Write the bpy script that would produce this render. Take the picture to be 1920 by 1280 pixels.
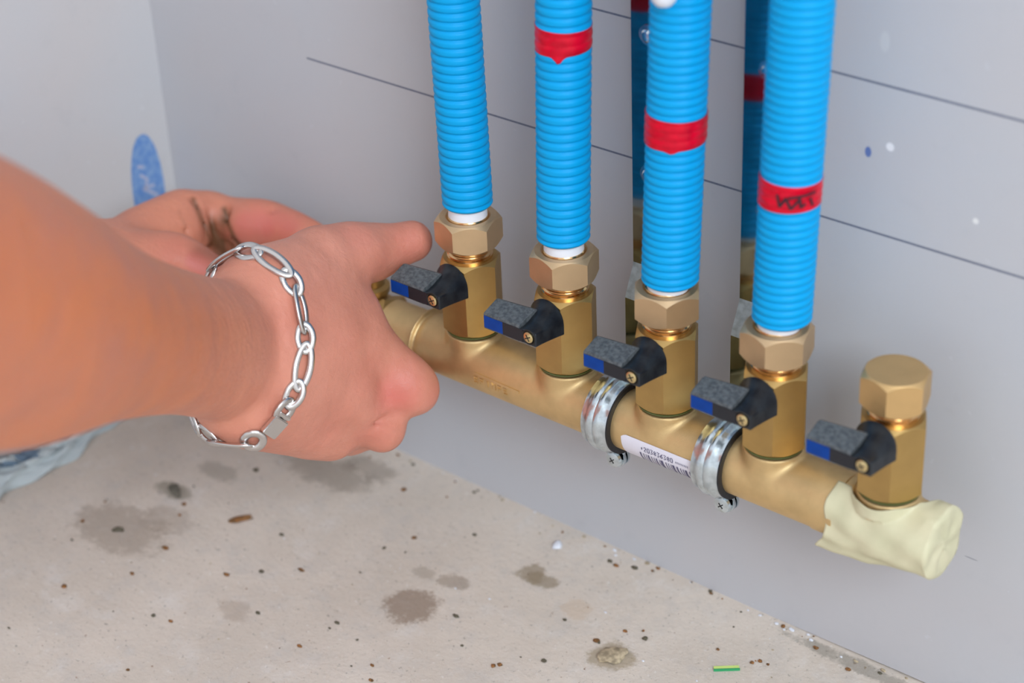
import bpy, bmesh, math, random
import numpy as np
from mathutils import Vector, Matrix
random.seed(7); rng = np.random.default_rng(7)
for o in list(bpy.data.objects): bpy.data.objects.remove(o)
SC = bpy.context.scene; COL = SC.collection
PI = math.pi

# ------------------------------------------------------------------ camera
CAM_LOC = (0.50163, -0.58791, 0.54738)
FW = (-0.565088, 0.649761, -0.508416); RT = (0.768975, 0.638074, -0.039226); UP = (-0.298919, 0.413125, 0.860218)
cd = bpy.data.cameras.new('camera'); cam = bpy.data.objects.new('camera', cd); COL.objects.link(cam)
cam.matrix_world = Matrix(((RT[0], UP[0], -FW[0], CAM_LOC[0]), (RT[1], UP[1], -FW[1], CAM_LOC[1]), (RT[2], UP[2], -FW[2], CAM_LOC[2]), (0, 0, 0, 1)))
cd.sensor_width = 36; cd.lens = 3844 / 1920 * 36; cd.clip_start = .01; cd.clip_end = 50
cd.dof.use_dof = True; cd.dof.focus_distance = .815; cd.dof.aperture_fstop = 6.8
SC.camera = cam
# ------------------------------------------------------------------ light
SC.view_settings.view_transform = 'Standard'; SC.view_settings.look = 'None'
SC.view_settings.exposure = 0.30; SC.view_settings.gamma = 1; SC.view_settings.use_curve_mapping = False
w = bpy.data.worlds.new('world'); SC.world = w; w.use_nodes = True
bg = w.node_tree.nodes['Background']; bg.inputs[0].default_value = (0.95, 0.96, 1.0, 1); bg.inputs[1].default_value = 0.82
def area(name, loc, target, size, power, color, sy=None):
    l = bpy.data.lights.new(name, 'AREA'); l.size = size; l.energy = power; l.color = color
    if sy: l.shape = 'RECTANGLE'; l.size_y = sy
    o = bpy.data.objects.new(name, l); COL.objects.link(o); o.location = loc
    d = Vector(target) - Vector(loc); o.rotation_euler = d.to_track_quat('-Z', 'Y').to_euler(); return o
area('window_daylight', (-1.05, -2.0, 1.45), (0, 0, .1), 0.8, 310, (1.0, .85, .70))
area('room_daylight', (2.3, -1.6, 1.9), (0, 0, .1), 1.2, 60, (.78, .89, 1.0))

# ------------------------------------------------------------------ helpers
def link(me_or_bm, name, mats, parent=None, smooth=35):
    if isinstance(me_or_bm, bmesh.types.BMesh):
        bmesh.ops.recalc_face_normals(me_or_bm, faces=me_or_bm.faces)
        me = bpy.data.meshes.new(name); me_or_bm.to_mesh(me); me_or_bm.free()
    else: me = me_or_bm
    for m in (mats if isinstance(mats, (list, tuple)) else [mats]): me.materials.append(m)
    if smooth is not None:
        me.polygons.foreach_set('use_smooth', [True] * len(me.polygons))
        if smooth < 180: me.set_sharp_from_angle(angle=math.radians(smooth))
    o = bpy.data.objects.new(name, me); COL.objects.link(o)
    if parent is not None: o.parent = parent
    return o
def tag(o, label=None, cat=None, group=None, kind=None):
    if label: o['label'] = label
    if cat: o['category'] = cat
    if group: o['group'] = group
    if kind: o['kind'] = kind
    return o
def empty(name, loc, label=None, cat=None, group=None):
    o = bpy.data.objects.new(name, None); o.empty_display_size = .01; COL.objects.link(o); o.location = loc
    return tag(o, label, cat, group)
def copy_tree(o, parent=None):
    c = o.copy(); COL.objects.link(c); c.parent = parent
    for ch in list(o.children): copy_tree(ch, c)
    return c
def grid_faces(bm, rows, closed=True):
    n = len(rows[0])
    for a, b in zip(rows[:-1], rows[1:]):
        for i in range(n if closed else n - 1):
            j = (i + 1) % n
            try: bm.faces.new((a[i], a[j], b[j], b[i]))
            except ValueError: pass
def lathe(bm, prof, n=48, M=None, cap0=True, cap1=True):
    """profile of (radius, height) turned about local z, placed with M"""
    M = M or Matrix.Identity(4); rows = []
    for r, z in prof:
        rows.append([bm.verts.new(M @ Vector((r * math.cos(2 * PI * i / n), r * math.sin(2 * PI * i / n), z))) for i in range(n)])
    grid_faces(bm, rows)
    if cap0: bm.faces.new(rows[0][::-1])
    if cap1: bm.faces.new(rows[-1])
def box(bm, lo, hi, M=None):
    M = M or Matrix.Identity(4)
    v = [bm.verts.new(M @ Vector((x, y, z))) for x in (lo[0], hi[0]) for y in (lo[1], hi[1]) for z in (lo[2], hi[2])]
    for f in ((0, 1, 3, 2), (4, 6, 7, 5), (0, 4, 5, 1), (2, 3, 7, 6), (0, 2, 6, 4), (1, 5, 7, 3)): bm.faces.new([v[i] for i in f])
def hexnut(bm, af, z0, z1, rot, hole=0, cham_top=True, cham_bot=True, top_r=None, M=None):
    """chamfered hexagon: the chamfer cone cuts arcs into the flats"""
    M = M or Matrix.Identity(4); n = 96; rc = af / 2 * .965; rows = [[], [], [], []]
    for i in range(n):
        th = 2 * PI * i / n; a = (th + PI / 6) % (PI / 3) - PI / 6
        r = af / 2 / math.cos(a + 0) ; ang = th + rot + PI / 6
        # a = 0 is a flat's middle, so corners sit at rot
        dz = (r - rc) * math.tan(math.radians(42))
        c, s = math.cos(ang), math.sin(ang)
        zb = z0 + (dz if cham_bot else 0); zt = z1 - (dz if cham_top else 0)
        rb = rc if cham_bot else r
        rt_ = rc if cham_top else r
        for row, (rr, zz) in zip(rows, ((rb, z0), (r, zb), (r, zt), (rt_, z1))):
            row.append(bm.verts.new(M @ Vector((rr * c, rr * s, zz))))
    R = rows if cham_bot else rows[1:]
    if hole:
        R = list(R)
        for rr, zz in ((hole + .0006, z1), (hole, z1 - .0006), (hole, z1 - .005)):
            R.append([bm.verts.new(M @ Vector((rr * math.cos(2 * PI * i / n + rot + PI / 6), rr * math.sin(2 * PI * i / n + rot + PI / 6), zz))) for i in range(n)])
    grid_faces(bm, R); bm.faces.new(R[0][::-1]); bm.faces.new(R[-1])

# ------------------------------------------------------------------ materials
def mat(name):
    m = bpy.data.materials.new(name); m.use_nodes = True; nt = m.node_tree
    return m, nt, nt.nodes['Principled BSDF']
def nd(nt, t, **kw):
    n = nt.nodes.new(t)
    for k, v in kw.items(): setattr(n, k, v)
    return n
def simple(name, col, rough=.5, metal=0, noise=0, nscale=300, bump=0, bscale=800, coat=0, col2=None, spec=.5):
    m, nt, b = mat(name); L = nt.links
    b.inputs['Base Color'].default_value = (*col, 1); b.inputs['Roughness'].default_value = rough
    b.inputs['Metallic'].default_value = metal; b.inputs['Coat Weight'].default_value = coat
    b.inputs['Specular IOR Level'].default_value = spec
    tc = nd(nt, 'ShaderNodeTexCoord')
    if noise:
        n = nd(nt, 'ShaderNodeTexNoise'); n.inputs['Scale'].default_value = nscale; n.inputs['Detail'].default_value = 6
        L.new(tc.outputs['Object'], n.inputs['Vector'])
        r = nd(nt, 'ShaderNodeValToRGB'); c2 = col2 or tuple(c * (1 - noise) for c in col)
        r.color_ramp.elements[0].color = (*c2, 1); r.color_ramp.elements[1].color = (*col, 1)
        r.color_ramp.elements[0].position = .35; r.color_ramp.elements[1].position = .62
        L.new(n.outputs['Fac'], r.inputs['Fac']); L.new(r.outputs['Color'], b.inputs['Base Color'])
    if bump:
        n = nd(nt, 'ShaderNodeTexNoise'); n.inputs['Scale'].default_value = bscale; n.inputs['Detail'].default_value = 4
        L.new(tc.outputs['Object'], n.inputs['Vector'])
        bp = nd(nt, 'ShaderNodeBump'); bp.inputs['Strength'].default_value = bump; bp.inputs['Distance'].default_value = .0003
        L.new(n.outputs['Fac'], bp.inputs['Height']); L.new(bp.outputs['Normal'], b.inputs['Normal'])
    return m
M = {}
M['cast'] = simple('cast_brass', (.76, .55, .275), .50, .9, noise=.12, nscale=120, bump=.25, bscale=2500)
M['body'] = simple('machined_brass', (.52, .34, .125), .40, .92, noise=.10, nscale=90, bump=.06, bscale=2000)
M['nut'] = simple('nut_brass', (.68, .48, .28), .44, .9, noise=.08, nscale=90, bump=.06, bscale=2000)
M['cap'] = simple('cap_brass', (.72, .48, .22), .42, .92, noise=.08, nscale=90, bump=.06, bscale=2000)
M['thread'] = simple('polished_brass', (.80, .52, .26), .18, 1, bump=.03)
M['blackp'] = simple('black_plastic', (.004, .006, .010), .38, 0, noise=.5, nscale=220, bump=.2, bscale=900, col2=(.016, .020, .025), spec=.35)
M['dusty'] = simple('dusty_black_plastic', (.105, .115, .12), .5, 0, noise=.6, nscale=700, bump=.35, bscale=1800, col2=(.045, .052, .058))
M['blue'] = simple('blue_label', (.0, .045, .27), .5, 0, noise=.15, spec=.2)
M['panel'] = simple('black_label', (.008, .009, .014), .5, 0)
M['screw'] = simple('brass_screw', (.72, .58, .30), .28, 1, bump=.1)
M['dark'] = simple('dark_recess', (.01, .009, .008), .6)
M['white'] = simple('white_pipe_plastic', (.78, .80, .86), .42, 0)
M['silver'] = simple('silver', (.62, .595, .58), .24, 1, bump=.05, bscale=500)
M['zinc'] = simple('zinc_plated_steel', (.72, .82, .88), .24, 1, noise=.25, nscale=260, bump=.25, bscale=500)
M['rail'] = simple('galvanised_steel', (.56, .66, .68), .13, 1, noise=.45, nscale=70, bump=.04, bscale=300, col2=(.40, .48, .50))
M['zlit'] = simple('lit_step_zinc', (.50, .58, .62), .5, .3, noise=.3, nscale=300)  # paler, duller rail steel: light caught by the sloped step, put into the material
M['rubber'] = simple('black_rubber', (.012, .012, .014), .6, 0, bump=.3)
M['tape'] = simple('masking_tape', (.66, .61, .41), .62, 0, noise=.12, nscale=70, bump=.35, bscale=350, col2=(.57, .54, .35))
M['red'] = simple('red_tape', (.66, .0, .022), .32, 0, noise=.25, nscale=200, bump=.5, bscale=260, spec=.25)
M['ink'] = simple('black_marker_ink', (.03, .002, .012), .5)
M['paper'] = simple('white_sticker', (.74, .72, .80), .45)
M['print'] = simple('barcode_ink', (.08, .075, .16), .5)
M['green'] = simple('green_gasket', (.09, .11, .03), .5)
M['knob'] = simple('white_plastic', (.72, .74, .80), .35)
M['board'] = simple('void_dark', (.03, .03, .03), .9)  # black that stands for the shade in the void behind the wall board
M['straw1'] = simple('yellow_green_plastic', (.62, .78, .22), .4); M['straw2'] = simple('green_plastic', (.03, .32, .12), .4)
M['grit'] = simple('brown_grit', (.30, .12, .03), .8, noise=.5, nscale=900, col2=(.08, .05, .02))
M['gritd'] = simple('dark_grit', (.10, .085, .055), .8)
M['stone'] = simple('tan_mortar', (.52, .42, .28), .85, noise=.5, nscale=400, bump=.8, bscale=900, col2=(.25, .20, .13))
M['stamp'] = simple('blue_print', (.11, .25, .56), .6, noise=.35, nscale=300, col2=(.22, .36, .60))
M['stampw'] = simple('pale_print', (.42, .45, .60), .6)
M['nail'] = simple('fingernail', (.72, .40, .32), .28, coat=.3)

# corrugated blue hose
m, nt, b = mat('blue_hose_plastic'); M['hose'] = m
b.inputs['Base Color'].default_value = (.0, .33, .68, 1); b.inputs['Roughness'].default_value = .45; b.inputs['Specular IOR Level'].default_value = .18
b.inputs['Subsurface Weight'].default_value = .0

# bag film
m, nt, b = mat('pale_blue_film'); M['film'] = m
b.inputs['Base Color'].default_value = (.60, .68, .70, 1); b.inputs['Roughness'].default_value = .35
b.inputs['Alpha'].default_value = .82
M['filmprint'] = simple('blue_film_print', (.16, .24, .33), .4)

# skin
m, nt, b = mat('skin'); M['skin'] = m; L = nt.links
tc = nd(nt, 'ShaderNodeTexCoord'); at_ = nd(nt, 'ShaderNodeVertexColor', layer_name='tone'); sp = nd(nt, 'ShaderNodeSeparateColor')
L.new(at_.outputs['Color'], sp.inputs['Color'])
n1 = nd(nt, 'ShaderNodeTexNoise'); n1.inputs['Scale'].default_value = 45; n1.inputs['Detail'].default_value = 5
L.new(tc.outputs['Object'], n1.inputs['Vector'])
def mix(fac, a, c2):
    x = nd(nt, 'ShaderNodeMix', data_type='RGBA'); 
    if isinstance(fac, float): x.inputs[0].default_value = fac
    else: L.new(fac, x.inputs[0])
    for s, v in ((6, a), (7, c2)):
        if isinstance(v, tuple): x.inputs[s].default_value = (*v, 1)
        else: L.new(v, x.inputs[s])
    return x.outputs[2]
HAND = (.66, .27, .185); TAN = (.66, .205, .085)
base = mix(sp.outputs['Green'], HAND, TAN)
base = mix(sp.outputs['Red'], base, (.60, .145, .115))
r = nd(nt, 'ShaderNodeMapRange'); r.inputs[1].default_value = .35; r.inputs[2].default_value = .7; r.inputs[3].default_value = 0; r.inputs[4].default_value = .65
L.new(n1.outputs['Fac'], r.inputs[0]); base = mix(r.outputs[0], base, (.52, .19, .125))
base = mix(sp.outputs['Blue'], base, (.13, .055, .02))  # shade of the left palm's creases and pit, painted on as dirty brown
L.new(base, b.inputs['Base Color']); b.inputs['Roughness'].default_value = .48
b.inputs['Subsurface Weight'].default_value = .22; b.inputs['Subsurface Radius'].default_value = (1, .35, .2); b.inputs['Subsurface Scale'].default_value = .0035
vo = nd(nt, 'ShaderNodeTexVoronoi'); vo.inputs['Scale'].default_value = 1100; vo.feature = 'DISTANCE_TO_EDGE'
L.new(tc.outputs['Object'], vo.inputs['Vector'])
n2 = nd(nt, 'ShaderNodeTexNoise'); n2.inputs['Scale'].default_value = 260; n2.inputs['Detail'].default_value = 6; n2.inputs['Distortion'].default_value = .6
n3 = nd(nt, 'ShaderNodeTexNoise'); n3.inputs['Scale'].default_value = 75; n3.inputs['Detail'].default_value = 3; L.new(tc.outputs['Object'], n3.inputs['Vector'])
b3 = nd(nt, 'ShaderNodeBump'); b3.inputs['Strength'].default_value = .6; b3.inputs['Distance'].default_value = .0016; L.new(n3.outputs['Fac'], b3.inputs['Height'])
L.new(tc.outputs['Object'], n2.inputs['Vector'])
b1 = nd(nt, 'ShaderNodeBump'); b1.inputs['Strength'].default_value = .25; b1.inputs['Distance'].default_value = .0003; L.new(vo.outputs['Distance'], b1.inputs['Height'])
b2 = nd(nt, 'ShaderNodeBump'); b2.inputs['Strength'].default_value = .45; b2.inputs['Distance'].default_value = .0007; L.new(n2.outputs['Fac'], b2.inputs['Height'])
L.new(b1.outputs['Normal'], b2.inputs['Normal']); L.new(b2.outputs['Normal'], b3.inputs['Normal']); L.new(b3.outputs['Normal'], b.inputs['Normal'])

class NT:      # tiny node maths
    def __init__(s, nt): s.nt = nt; s.L = nt.links
    def m(s, op, a, b=None, c=None, clamp=False):
        n = s.nt.nodes.new('ShaderNodeMath'); n.operation = op; n.use_clamp = clamp
        for i, v in enumerate((a, b, c)):
            if v is None: continue
            if isinstance(v, (int, float)): n.inputs[i].default_value = v
            else: s.L.new(v, n.inputs[i])
        return n.outputs[0]
    def noise(s, vec, scale, detail=3, rough=.5):
        n = s.nt.nodes.new('ShaderNodeTexNoise'); n.inputs['Scale'].default_value = scale; n.inputs['Detail'].default_value = detail; n.inputs['Roughness'].default_value = rough
        s.L.new(vec, n.inputs['Vector']); return n.outputs['Fac']
    def ss(s, v, a, b):
        n = s.nt.nodes.new('ShaderNodeMapRange'); n.interpolation_type = 'SMOOTHSTEP'
        s.L.new(v, n.inputs[0]); n.inputs[1].default_value = a; n.inputs[2].default_value = b; return n.outputs[0]
    def mix(s, f, a, b):
        x = s.nt.nodes.new('ShaderNodeMix'); x.data_type = 'RGBA'
        if isinstance(f, (int, float)): x.inputs[0].default_value = f
        else: s.L.new(f, x.inputs[0])
        for i, v in ((6, a), (7, b)):
            if isinstance(v, tuple): x.inputs[i].default_value = (*v, 1)
            else: s.L.new(v, x.inputs[i])
        return x.outputs[2]
def geo_xyz(nt):
    g = nd(nt, 'ShaderNodeNewGeometry'); sx = nd(nt, 'ShaderNodeSeparateXYZ'); nt.links.new(g.outputs['Position'], sx.inputs[0])
    return g.outputs['Position'], sx.outputs[0], sx.outputs[1], sx.outputs[2]

# painted board walls, with the pencil lines and marks that are drawn on them
def wall_mat(name, base, lines):
    m, nt, b = mat(name); q = NT(nt); P, x, y, z = geo_xyz(nt)
    c = q.mix(q.ss(q.noise(P, 9, 4), .35, .65), base, tuple(v * k for v, k in zip(base, (1.03, .99, .965))))
    c = q.mix(q.m('MULTIPLY', q.ss(q.noise(P, 60, 6, .65), .55, .78), .35), c, tuple(v * .86 for v in base))
    c = q.mix(q.m('MULTIPLY', q.ss(q.noise(P, 190, 3), .70, .74), .30), c, tuple(min(1, v * 1.18) for v in base))
    if lines:
        for z0, sl, x0, x1 in ((.1951, .0023, -.1233, 5), (.2540, -.0004, -.05, 5)):
            lz = q.m('ABSOLUTE', q.m('SUBTRACT', z, q.m('ADD', q.m('MULTIPLY', x, sl), z0)))
            k = q.m('MULTIPLY', q.m('SUBTRACT', 1, q.ss(lz, .00025, .00062)), q.m('GREATER_THAN', x, x0))
            k = q.m('MULTIPLY', k, q.m('ADD', .62, q.m('MULTIPLY', q.noise(P, 900, 2), .3)))
            c = q.mix(k, c, (.045, .065, .13))
        for bx, bz, rx, rz, col in ((.1637, .2267, .0014, .0022, (.02, .10, .38)), (.1725, .2310, .0017, .0017, (.85, .85, .87)), (.2080, .2120, .0012, .0012, (.8, .8, .78)),
                                    (.1680, .2700, .0020, .0040, (.56, .56, .57)), (.0150, .2130, .0005, .0008, (.10, .10, .14)), (.2180, .0700, .0030, .0004, (.3, .3, .33)),
                                    (.2300, .2680, .0030, .0050, (.56, .56, .58))):
            d = q.m('ADD', q.m('POWER', q.m('DIVIDE', q.m('ABSOLUTE', q.m('SUBTRACT', x, bx)), rx), 2), q.m('POWER', q.m('DIVIDE', q.m('ABSOLUTE', q.m('SUBTRACT', z, bz)), rz), 2))
            c = q.mix(q.m('MULTIPLY', q.m('SUBTRACT', 1, q.ss(d, .5, 1.3)), .8), c, col)
    nt.links.new(c, b.inputs['Base Color']); b.inputs['Roughness'].default_value = .62; b.inputs['Specular IOR Level'].default_value = .3
    bp = nd(nt, 'ShaderNodeBump'); bp.inputs['Strength'].default_value = .12; bp.inputs['Distance'].default_value = .0004
    nt.links.new(q.noise(P, 500, 4), bp.inputs['Height']); nt.links.new(bp.outputs['Normal'], b.inputs['Normal'])
    return m
M['wall'] = wall_mat('painted_board', (.485, .495, .525), True)
M['wallL'] = wall_mat('painted_board_side', (.55, .55, .56), False)

# concrete floor with its stains
m, nt, b = mat('rough_concrete'); M['floor'] = m; q = NT(nt); P, x, y, z = geo_xyz(nt)
c = q.mix(q.ss(q.noise(P, 14, 5, .6), .3, .7), (.63, .55, .47), (.72, .635, .55))
c = q.mix(q.m('MULTIPLY', q.ss(q.noise(P, 60, 6, .7), .45, .75), .5), c, (.54, .51, .48))
c = q.mix(q.m('MULTIPLY', q.ss(q.noise(P, 38, 5, .7), .52, .72), .45), c, (.76, .72, .68))
c = q.mix(q.m('MULTIPLY', q.ss(q.noise(P, 150, 5, .75), .56, .72), .35), c, (.42, .36, .29))
c = q.mix(q.m('MULTIPLY', q.ss(q.noise(P, 420, 3, .6), .62, .72), .55), c, (.22, .20, .17))
c = q.mix(q.m('MULTIPLY', q.ss(q.noise(P, 330, 2, .6), .66, .72), .5), c, (.80, .76, .72))
off = nd(nt, 'ShaderNodeVectorMath', operation='ADD'); nt.links.new(P, off.inputs[0]); off.inputs[1].default_value = (3.1, 1.7, .4)
c = q.mix(q.m('MULTIPLY', q.ss(q.noise(off.outputs[0], 250, 2), .73, .76), .6), c, (.26, .13, .06))
warp = q.noise(P, 110, 6, .75)
STAINS = ((-.1450, -.1250, .026, .017, .55, (.34, .27, .21)), (-.1330, -.1080, .014, .010, .40, (.36, .29, .23)), (.0006, -.0871, .0125, .0125, .75, (.28, .20, .145)), (.0285, -.0370, .0070, .0065, .7, (.30, .23, .15)), (.0350, -.0385, .0075, .005, .7, (.30, .235, .155)),
          (.0046, -.0629, .0080, .0050, .55, (.30, .23, .17)), (-.0095, -.0655, .0060, .0035, .45, (.33, .27, .21)), (-.1030, -.0330, .030, .012, .6, (.31, .26, .21)),
          (-.0850, -.0200, .016, .008, .5, (.28, .23, .18)), (.0915, -.0620, .010, .009, .6, (.32, .24, .13)), (.060, -.0460, .007, .007, .35, (.60, .44, .30)), (-.1480, -.0890, .011, .006, .6, (.20, .18, .13)),
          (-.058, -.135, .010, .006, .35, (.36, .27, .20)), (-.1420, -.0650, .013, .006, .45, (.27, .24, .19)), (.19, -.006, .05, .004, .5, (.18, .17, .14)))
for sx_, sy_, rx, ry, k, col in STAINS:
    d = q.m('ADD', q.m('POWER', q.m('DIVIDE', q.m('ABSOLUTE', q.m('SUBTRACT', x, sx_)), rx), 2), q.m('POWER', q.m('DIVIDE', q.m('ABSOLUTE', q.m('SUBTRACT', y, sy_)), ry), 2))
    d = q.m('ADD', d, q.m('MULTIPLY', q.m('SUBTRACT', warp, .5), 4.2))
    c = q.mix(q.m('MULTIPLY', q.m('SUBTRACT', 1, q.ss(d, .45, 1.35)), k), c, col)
nt.links.new(c, b.inputs['Base Color']); b.inputs['Roughness'].default_value = .88; b.inputs['Specular IOR Level'].default_value = .25
bp = nd(nt, 'ShaderNodeBump'); bp.inputs['Strength'].default_value = .55; bp.inputs['Distance'].default_value = .0012
nt.links.new(q.noise(P, 330, 8, .7), bp.inputs['Height']); nt.links.new(bp.outputs['Normal'], b.inputs['Normal'])

# ------------------------------------------------------------------ setting
XC = -.2272
bm = bmesh.new()
box(bm, (XC - .0125, -2.6, -.10), (2.4, .25, -.0))
o = link(bm, 'floor', M['floor'], smooth=None); tag(o, kind='structure')
bm = bmesh.new()      # the board's lower edge lifts a little off the concrete towards the right
v = []
for xx, zz in ((XC, .0), (.13, .0), (.19, .0010), (.3, .0016), (2.4, .0016)):
    v.append([bm.verts.new((xx, 0, zz)), bm.verts.new((xx, 0, 2.4)), bm.verts.new((xx, .0125, 2.4)), bm.verts.new((xx, .0125, zz))])
grid_faces(bm, v); bm.faces.new(v[0]); bm.faces.new(v[-1][::-1])
tag(link(bm, 'wall_back', M['wall'], smooth=None), kind='structure')
bm = bmesh.new(); box(bm, (XC - .0125, .0125, 0), (2.4, .06, 2.4)); tag(link(bm, 'dark_backing_1', M['board'], smooth=None), kind='structure')  # slab added behind the board so the gap along the floor looks dark
bm = bmesh.new(); box(bm, (XC - .0125, -2.6, .0), (XC, .0125, 2.4)); wl = link(bm, 'wall_left', M['wallL'], smooth=None); tag(wl, kind='structure')
# blue oval print on the left wall board
bm = bmesh.new(); cy, cz, ry, rz = -.0165, .1060, .0100, .0300; X = XC + .00012; cen = bm.verts.new((X, cy, cz)); ring = []
for i in range(64):
    t = 2 * PI * i / 64; ring.append(bm.verts.new((X, cy + ry * math.copysign(abs(math.cos(t)) ** .9, math.cos(t)), cz + rz * math.sin(t))))
for i in range(64): bm.faces.new((cen, ring[i], ring[(i + 1) % 64]))
st = link(bm, 'printed_logo', M['stamp'], wl, smooth=None); st['label'] = 'blue oval print with pale zigzag lettering'
def ribbon(bm, pts, wid, f):
    """a stroke of width wid along 2D pts, put on a surface by f(u, v)"""
    P2 = [Vector(p) for p in pts]; d = []
    sub = []
    for a, c in zip(P2[:-1], P2[1:]):
        n = max(1, int((c - a).length / .0006)); sub += [a.lerp(c, i / n) for i in range(n)]
    sub.append(P2[-1]); rows = []
    for i, p in enumerate(sub):
        t = (sub[min(i + 1, len(sub) - 1)] - sub[max(i - 1, 0)]).normalized(); nn = Vector((-t.y, t.x)) * wid / 2
        rows.append([bm.verts.new(f(*(p + nn))), bm.verts.new(f(*(p - nn)))])
    grid_faces(bm, rows, closed=False)
bm = bmesh.new(); f = lambda u, v: (XC + .0002, u, v)
for s in ([(-.0215, .121), (-.0175, .119)], [(-.0205, .1160), (-.0165, .1120), (-.0185, .1085), (-.0125, .1075)], [(-.0200, .1085), (-.0120, .1020), (-.0145, .0960), (-.0095, .0925)], [(-.0165, .0960), (-.0130, .0890)]):
    ribbon(bm, s, .0016, f)
link(bm, 'pale_lettering', M['stampw'], st, smooth=None)

# ------------------------------------------------------------------ distance fields -> smooth meshes
class Field:
    def __init__(s, lo, hi, h):
        s.lo = np.array(lo, float); s.h = h; s.n = np.ceil((np.array(hi) - s.lo) / h).astype(int) + 1
        s.F = np.full(s.n, .03, np.float32)
    def region(s, lo, hi, pad):
        a = np.maximum(((np.array(lo) - pad - s.lo) / s.h).astype(int), 0); b = np.minimum(((np.array(hi) + pad - s.lo) / s.h).astype(int) + 2, s.n)
        if np.any(b <= a): return None, None
        ax = [(s.lo[i] + s.h * np.arange(a[i], b[i])).astype(np.float32) for i in range(3)]
        return tuple(slice(a[i], b[i]) for i in range(3)), (ax[0][:, None, None], ax[1][None, :, None], ax[2][None, None, :])
    def blend(s, sl, d, k, op):
        A = s.F[sl]
        if op == 'add':
            hh = np.clip(.5 + .5 * (A - d) / k, 0, 1); s.F[sl] = A * (1 - hh) + d * hh - k * hh * (1 - hh)
        else:
            d = -d; hh = np.clip(.5 - .5 * (A - d) / k, 0, 1); s.F[sl] = A * (1 - hh) + d * hh + k * hh * (1 - hh)
    def cap(s, a, b, ra, rb=None, k=.004, op='add', flat=None):
        rb = ra if rb is None else rb; a = np.array(a, float); b = np.array(b, float); R = max(ra, rb)
        sl, X = s.region(np.minimum(a, b) - R, np.maximum(a, b) + R, k + 4 * s.h)
        if sl is None: return
        ab = b - a; L2 = max(ab @ ab, 1e-12)
        px, py, pz = X[0] - a[0], X[1] - a[1], X[2] - a[2]
        t = np.clip((px * ab[0] + py * ab[1] + pz * ab[2]) / L2, 0, 1)
        dx, dy, dz = px - t * ab[0], py - t * ab[1], pz - t * ab[2]
        if flat is not None:      # (direction, factor): squashed along that direction
            n, q = np.array(flat[0], float), flat[1]; n = n / np.linalg.norm(n); dn = dx * n[0] + dy * n[1] + dz * n[2]
            g = (1 / q - 1) * dn; dd = np.sqrt((dx + g * n[0]) ** 2 + (dy + g * n[1]) ** 2 + (dz + g * n[2]) ** 2) - (ra + t * (rb - ra))
            dd = dd * (q + 1) / 2
        else: dd = np.sqrt(dx * dx + dy * dy + dz * dz) - (ra + t * (rb - ra))
        s.blend(sl, dd.astype(np.float32), k, op)
    def ell(s, c, axes, rad, k=.004, op='add'):
        c = np.array(c, float); R = max(rad); sl, X = s.region(c - R, c + R, k + 4 * s.h)
        if sl is None: return
        A = [np.array(v, float) / np.linalg.norm(v) for v in axes]; p = [X[i] - c[i] for i in range(3)]
        q = [(p[0] * v[0] + p[1] * v[1] + p[2] * v[2]) for v in A]
        k0 = np.sqrt(sum((q[i] / rad[i]) ** 2 for i in range(3))); k1 = np.sqrt(sum((q[i] / rad[i] ** 2) ** 2 for i in range(3))) + 1e-9
        s.blend(sl, (k0 * (k0 - 1) / k1).astype(np.float32), k, op)
    def chain(s, P, k=.006, flat=None, n=10):
        """one limb: spline through (point, radius, flatness); hard union inside, smooth outside"""
        pts = []; m = len(P)
        for i in range(m - 1):
            a, b, c, d = P[max(i - 1, 0)], P[i], P[i + 1], P[min(i + 2, m - 1)]
            for j in range(n):
                t = j / n; cr = lambda f: .5 * ((2 * f(b)) + (f(c) - f(a)) * t + (2 * f(a) - 5 * f(b) + 4 * f(c) - f(d)) * t * t + (3 * f(b) - f(a) - 3 * f(c) + f(d)) * t ** 3)
                pts.append((cr(lambda q: np.array(q[0], float)), cr(lambda q: q[1]), cr(lambda q: q[2])))
        pts.append((np.array(P[-1][0], float), P[-1][1], P[-1][2]))
        R = max(q[1] for q in pts) + .002; A = np.array([q[0] for q in pts]); sl, X = s.region(A.min(0) - R, A.max(0) + R, k + 4 * s.h)
        best = None
        for (a, ra, qa), (b, rb, qb) in zip(pts[:-1], pts[1:]):
            ab = b - a; L2 = max(ab @ ab, 1e-12); px, py, pz = X[0] - a[0], X[1] - a[1], X[2] - a[2]
            t = np.clip((px * ab[0] + py * ab[1] + pz * ab[2]) / L2, 0, 1); dx, dy, dz = px - t * ab[0], py - t * ab[1], pz - t * ab[2]
            q = (qa + qb) / 2
            if flat is not None and q < .995:
                nn = flat / np.linalg.norm(flat); dn = dx * nn[0] + dy * nn[1] + dz * nn[2]; g = (1 / q - 1) * dn
                dd = (np.sqrt((dx + g * nn[0]) ** 2 + (dy + g * nn[1]) ** 2 + (dz + g * nn[2]) ** 2) - (ra + t * (rb - ra))) * (q + 1) / 2
            else: dd = np.sqrt(dx * dx + dy * dy + dz * dz) - (ra + t * (rb - ra))
            best = dd if best is None else np.minimum(best, dd)
        s.blend(sl, best.astype(np.float32), k, 'add')
    def val(s, p):
        q = (np.array(p) - s.lo) / s.h; i = np.clip(q.astype(int), 0, s.n - 2); f = q - i; r = 0
        for dx in (0, 1):
            for dy in (0, 1):
                for dz in (0, 1):
                    r += s.F[i[0] + dx, i[1] + dy, i[2] + dz] * (f[0] if dx else 1 - f[0]) * (f[1] if dy else 1 - f[1]) * (f[2] if dz else 1 - f[2])
        return float(r)
    def grad(s, p):
        e = s.h * 1.5; p = np.array(p, float); g = np.array([s.val(p + e * v) - s.val(p - e * v) for v in np.eye(3)]); return g / (np.linalg.norm(g) + 1e-9)
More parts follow.
